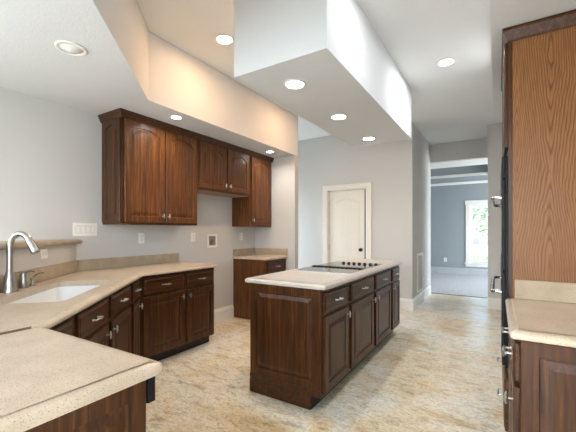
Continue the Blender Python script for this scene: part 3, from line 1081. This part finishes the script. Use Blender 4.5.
bmesh.ops.rotate(bm, verts=bm.verts, cent=(0.055, 3.20, 0), matrix=Matrix.Rotation(PI / 2, 3, 'Z'))
bmesh.ops.translate(bm, verts=bm.verts, vec=(-0.055, -3.20, 0))
link('crown_moulding', bm, WOODH, t, label='dark mitred crown moulding')

t = thing('double_wall_oven', 'black and stainless double wall oven built into the tall cabinet', 'oven', (0.054, 3.15, 0), -PI / 2)
OW = 0.815
link('oven_body', B(0.0, -0.012, 0.49, OW, 0.0, 1.73), BLACK, t)
link('control_panel', B(0.0, -0.030, 1.60, OW, -0.0125, 1.728, bev=0.004), BLACK, t)
for z0, z1 in ((1.06, 1.595), (0.50, 1.045)):
    d = link('oven_door', B((0.003, -0.030, z0, OW - 0.003, -0.0125, z1), bev=0.004), BLACK, t)
    link('oven_window', B(0.09, -0.0315, z0 + 0.07, OW - 0.09, -0.0303, z1 - 0.16), GLASSB, d)
    bm = bmesh.new()
    zb = 1.487 if z1 > 1.2 else 0.925
    tube(bm, [(0.04, -0.0302, zb), (0.04, -0.055, zb + 0.002), (0.055, -0.074, zb), (0.10, -0.080, zb), (OW - 0.10, -0.080, zb), (OW - 0.055, -0.074, zb), (OW - 0.04, -0.055, zb + 0.002), (OW - 0.04, -0.0302, zb)], 0.0125, 10)
    link('door_handle', bm, STEEL, d, True)

# ------------------------------------------------------------------ recessed lights
NEU = (1.0, 0.94, 0.86)
WRM = (1.0, 0.56, 0.27)
ceiling_lamp('unlit recessed light in the low ceiling above the sink', -2.27, 1.065, H1, LAMP_W, 0, NEU, lit=False)
ceiling_lamp('small lit recessed light above the left wall cabinets', -2.745, 2.27, H1, LAMP_W, 3.5, (1.0, 0.88, 0.72), r=0.06)
ceiling_lamp('small lit recessed light near the wing wall', -2.785, 3.975, H1, LAMP_W, 2.4, (1.0, 0.96, 0.9), r=0.06)
ceiling_lamp('lit recessed light nearest the viewer under the island ceiling box', -1.342, 2.252, H1, LAMP_W, 1.7, NEU)
ceiling_lamp('lit recessed light in the middle of the island ceiling box', -1.35, 3.13, H1, LAMP_W, 1.7, NEU)
ceiling_lamp('lit recessed light at the far end of the island ceiling box', -1.35, 4.06, H1, LAMP_W, 1.7, NEU)
ceiling_lamp('warm lit recessed light in the tray ceiling beside the peach fascia', -2.12, 2.30, H2, LAMP_Y, 6.2, WRM, spot=PI)
ceiling_lamp('warm lit recessed light of the tray ceiling hidden behind the island box', -2.05, 3.83, H2, LAMP_Y, 6.2, WRM, spot=PI)
ceiling_lamp('lit recessed light of the tray ceiling above the aisle, outside the frame', -0.452, 2.28, H2, LAMP_W, 4.8, (0.97, 0.98, 1.0), spot=PI)
ceiling_lamp('lit recessed light in the high ceiling near the hall and oven tower', -0.452, 3.83, H2, LAMP_W, 10, (0.98, 0.98, 1.0), spot=PI)

# ------------------------------------------------------------------ outlets, switches, vents
def wall_plate(name, label, cat, loc, rz, wd, hg, kind, group=None):
    """local frame: x to the right on the wall, -y out of the wall"""
    t = thing(name, label, cat, loc, rz, group)
    link('cover_plate', B(-wd / 2, -0.006, -hg / 2, wd / 2, -0.001, hg / 2, bev=0.002), PLASTIC, t)
    if kind == 'duplex':
        for z in (-0.020, 0.020):
            s = link('socket', B(-0.014, -0.0075, z - 0.013, 0.014, -0.0062, z + 0.013), PLASTIC, t)
            link('slot', B((-0.008, -0.0085, z - 0.003, -0.005, -0.0077, z + 0.007), (0.005, -0.0085, z - 0.003, 0.008, -0.0077, z + 0.007), (-0.002, -0.0085, z - 0.010, 0.002, -0.0077, z - 0.006)), SLOT, s)
    elif kind == 'sideways':
        for x in (-0.020, 0.020):
            s = link('socket', B(x - 0.013, -0.0075, -0.014, x + 0.013, -0.0062, 0.014), PLASTIC, t)
            link('slot', B((x - 0.007, -0.0085, -0.008, x + 0.003, -0.0077, -0.005), (x - 0.007, -0.0085, 0.005, x + 0.003, -0.0077, 0.008)), SLOT, s)
    elif kind == 'rocker':
        n = max(1, round(wd / 0.046) - 0) if wd > 0.1 else 1
        n = 4 if wd > 0.15 else 1
        for i in range(n):
            x = (i - (n - 1) / 2) * 0.046
            link('switch_slot', B(x - 0.0185, -0.0068, -0.035, x + 0.0185, -0.0060, 0.035), plain('plate_gap', srgb(150, 146, 140), 0.6), t)
            link('rocker_switch', B(x - 0.0165, -0.0095, -0.033, x + 0.0165, -0.0062, 0.033, bev=0.0012), PLASTIC, t)
    return t


OG = 'white duplex outlets on the left wall'
WLR = PI / 2
wall_plate('wall_outlet', 'white outlet under the first tall wall cabinet, above the long counter', 'outlet', (LX, 2.30, 1.21), WLR, 0.075, 0.118, 'duplex', OG)
wall_plate('wall_outlet', 'white outlet beside the valve box in the refrigerator gap', 'outlet', (LX, 3.045, 1.21), WLR, 0.075, 0.118, 'duplex', OG)
wall_plate('light_switch', 'white blank switch plate above the small counter by the wing wall', 'switch', (LX, 4.01, 1.205), WLR, 0.075, 0.118, 'rocker')
wall_plate('light_switch', 'wide white four-gang switch plate left of the wall cabinets', 'switch', (LX, 1.70, 1.305), WLR, 0.225, 0.125, 'rocker')
p = sd(1.37, BS + 0.0215)
# half-wall face: front normal Nn, so local -y = Nn
wall_plate('wall_outlet', 'white outlet on the half wall under the ledge, right of the faucet', 'outlet', (p[0], p[1], 1.115), ang, 0.100, 0.078, 'sideways')
wall_plate('wall_outlet', 'small white outlet low on the hall wall beside the grille', 'outlet', (-1.16, 6.90, 0.42), WLR, 0.075, 0.118, 'duplex')
wall_plate('wall_outlet', 'small white outlet on the grey-blue wall of the far room', 'outlet', (-1.33, 11.15, 0.42), 0, 0.085, 0.125, 'duplex')

t = thing('water_valve_box', 'white recessed refrigerator water valve box on the wall', 'valve box', (LX, 3.39, 1.155), WLR)
link('frame', B((-0.095, -0.008, -0.095, -0.065, -0.001, 0.095), (0.065, -0.008, -0.095, 0.095, -0.001, 0.095), (-0.065, -0.008, 0.065, 0.065, -0.001, 0.095), (-0.065, -0.008, -0.095, 0.065, -0.001, -0.065)), PLASTIC, t)
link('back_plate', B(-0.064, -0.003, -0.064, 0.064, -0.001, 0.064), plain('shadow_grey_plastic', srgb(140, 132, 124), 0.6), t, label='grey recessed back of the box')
bm = bmesh.new()
tube(bm, [(-0.02, -0.010, -0.05), (-0.02, -0.012, -0.01), (0.0, -0.014, 0.01)], 0.010, 10)
tube(bm, [(-0.04, -0.014, -0.015), (0.01, -0.014, -0.015)], 0.007, 8)
link('valve', bm, COPPER, t, True, 'dark metal shut-off valve')

t = thing('air_return_grille', 'tall white air return grille on the hall wall', 'vent', (-1.16, 6.03, 0), WLR)
link('frame', B((0.0, -0.012, 0.03 + 0.19, 0.04, -0.001, 0.90), (0.44, -0.012, 0.22, 0.48, -0.001, 0.90), (0.04, -0.012, 0.86, 0.44, -0.001, 0.90), (0.04, -0.012, 0.22, 0.44, -0.001, 0.26)), TRIM, t)
bm = bmesh.new()
for i in range(24):
    z = 0.27 + i * 0.0245
    a = [bm.verts.new(q) for q in ((0.04, -0.003, z), (0.44, -0.003, z), (0.44, -0.011, z + 0.018), (0.04, -0.011, z + 0.018))]
    b = [bm.verts.new((v.co.x, v.co.y - 0.0, v.co.z + 0.002)) for v in a]
    bm.faces.new(a); bm.faces.new(b)
    for k in range(4):
        bm.faces.new((a[k], a[(k + 1) % 4], b[(k + 1) % 4], b[k]))
link('louvre', bm, TRIM, t)
link('backing', B(0.04, -0.0025, 0.26, 0.44, -0.001, 0.86), plain('vent_grey', srgb(176, 174, 170), 0.7), t)

# ------------------------------------------------------------------ outside the far window
struct('ground_lawn', B(-14, 11.6, -0.5, 18, 45, -0.30), GRASS)
t = thing('porch_railing', 'white porch railing outside the far window', 'railing', (-2.5, 13.2, -0.30))
link('rail', B((0, 0, 0.98, 6, 0.06, 1.04), (0, 0, 0.30, 6, 0.05, 0.35)), TRIM, t)
for i in range(45):
    link('baluster', B(0.06 + i * 0.13, 0.01, 0.3505, 0.09 + i * 0.13, 0.04, 0.9795), TRIM, t)
for i in range(4):
    link('post', B(i * 1.98, -0.02, 0.001, i * 1.98 + 0.09, 0.07, 1.1), TRIM, t)
import random
rnd = random.Random(4)


def tree(label, x, y, h, r):
    t = thing('tree', label, 'tree', (x, y, -0.3), 0, 'trees outside the far window')
    bm = bmesh.new()
    tube(bm, [(0, 0, 0.001), (0.05, 0, h * 0.4), (0, 0.05, h * 0.7)], [0.16, 0.11, 0.06], 8)
    link('trunk', bm, BARK, t)
    bm = bmesh.new()
    for i in range(900):
        a = rnd.uniform(0, 2 * PI)
        zz = rnd.uniform(-1, 1)
        k = rnd.uniform(0.55, 1.0)
        q = Vector((math.cos(a) * math.sqrt(1 - zz * zz), math.sin(a) * math.sqrt(1 - zz * zz), zz)) * r * k
        q.z = q.z * 0.9 + h * 0.72
        u = Vector((rnd.uniform(-1, 1), rnd.uniform(-1, 1), rnd.uniform(-1, 1))).normalized() * 0.16
        v = u.orthogonal().normalized() * 0.10
        vs = [bm.verts.new(q + s) for s in (u, v, -u, -v)]
        bm.faces.new(vs)
    link('foliage', bm, LEAF, t)


tree('leafy green tree filling the left side of the far window', -2.3, 17.0, 3.6, 1.7)
tree('leafy green tree behind the railing in the middle of the far window', -0.3, 21.8, 4.2, 1.9)
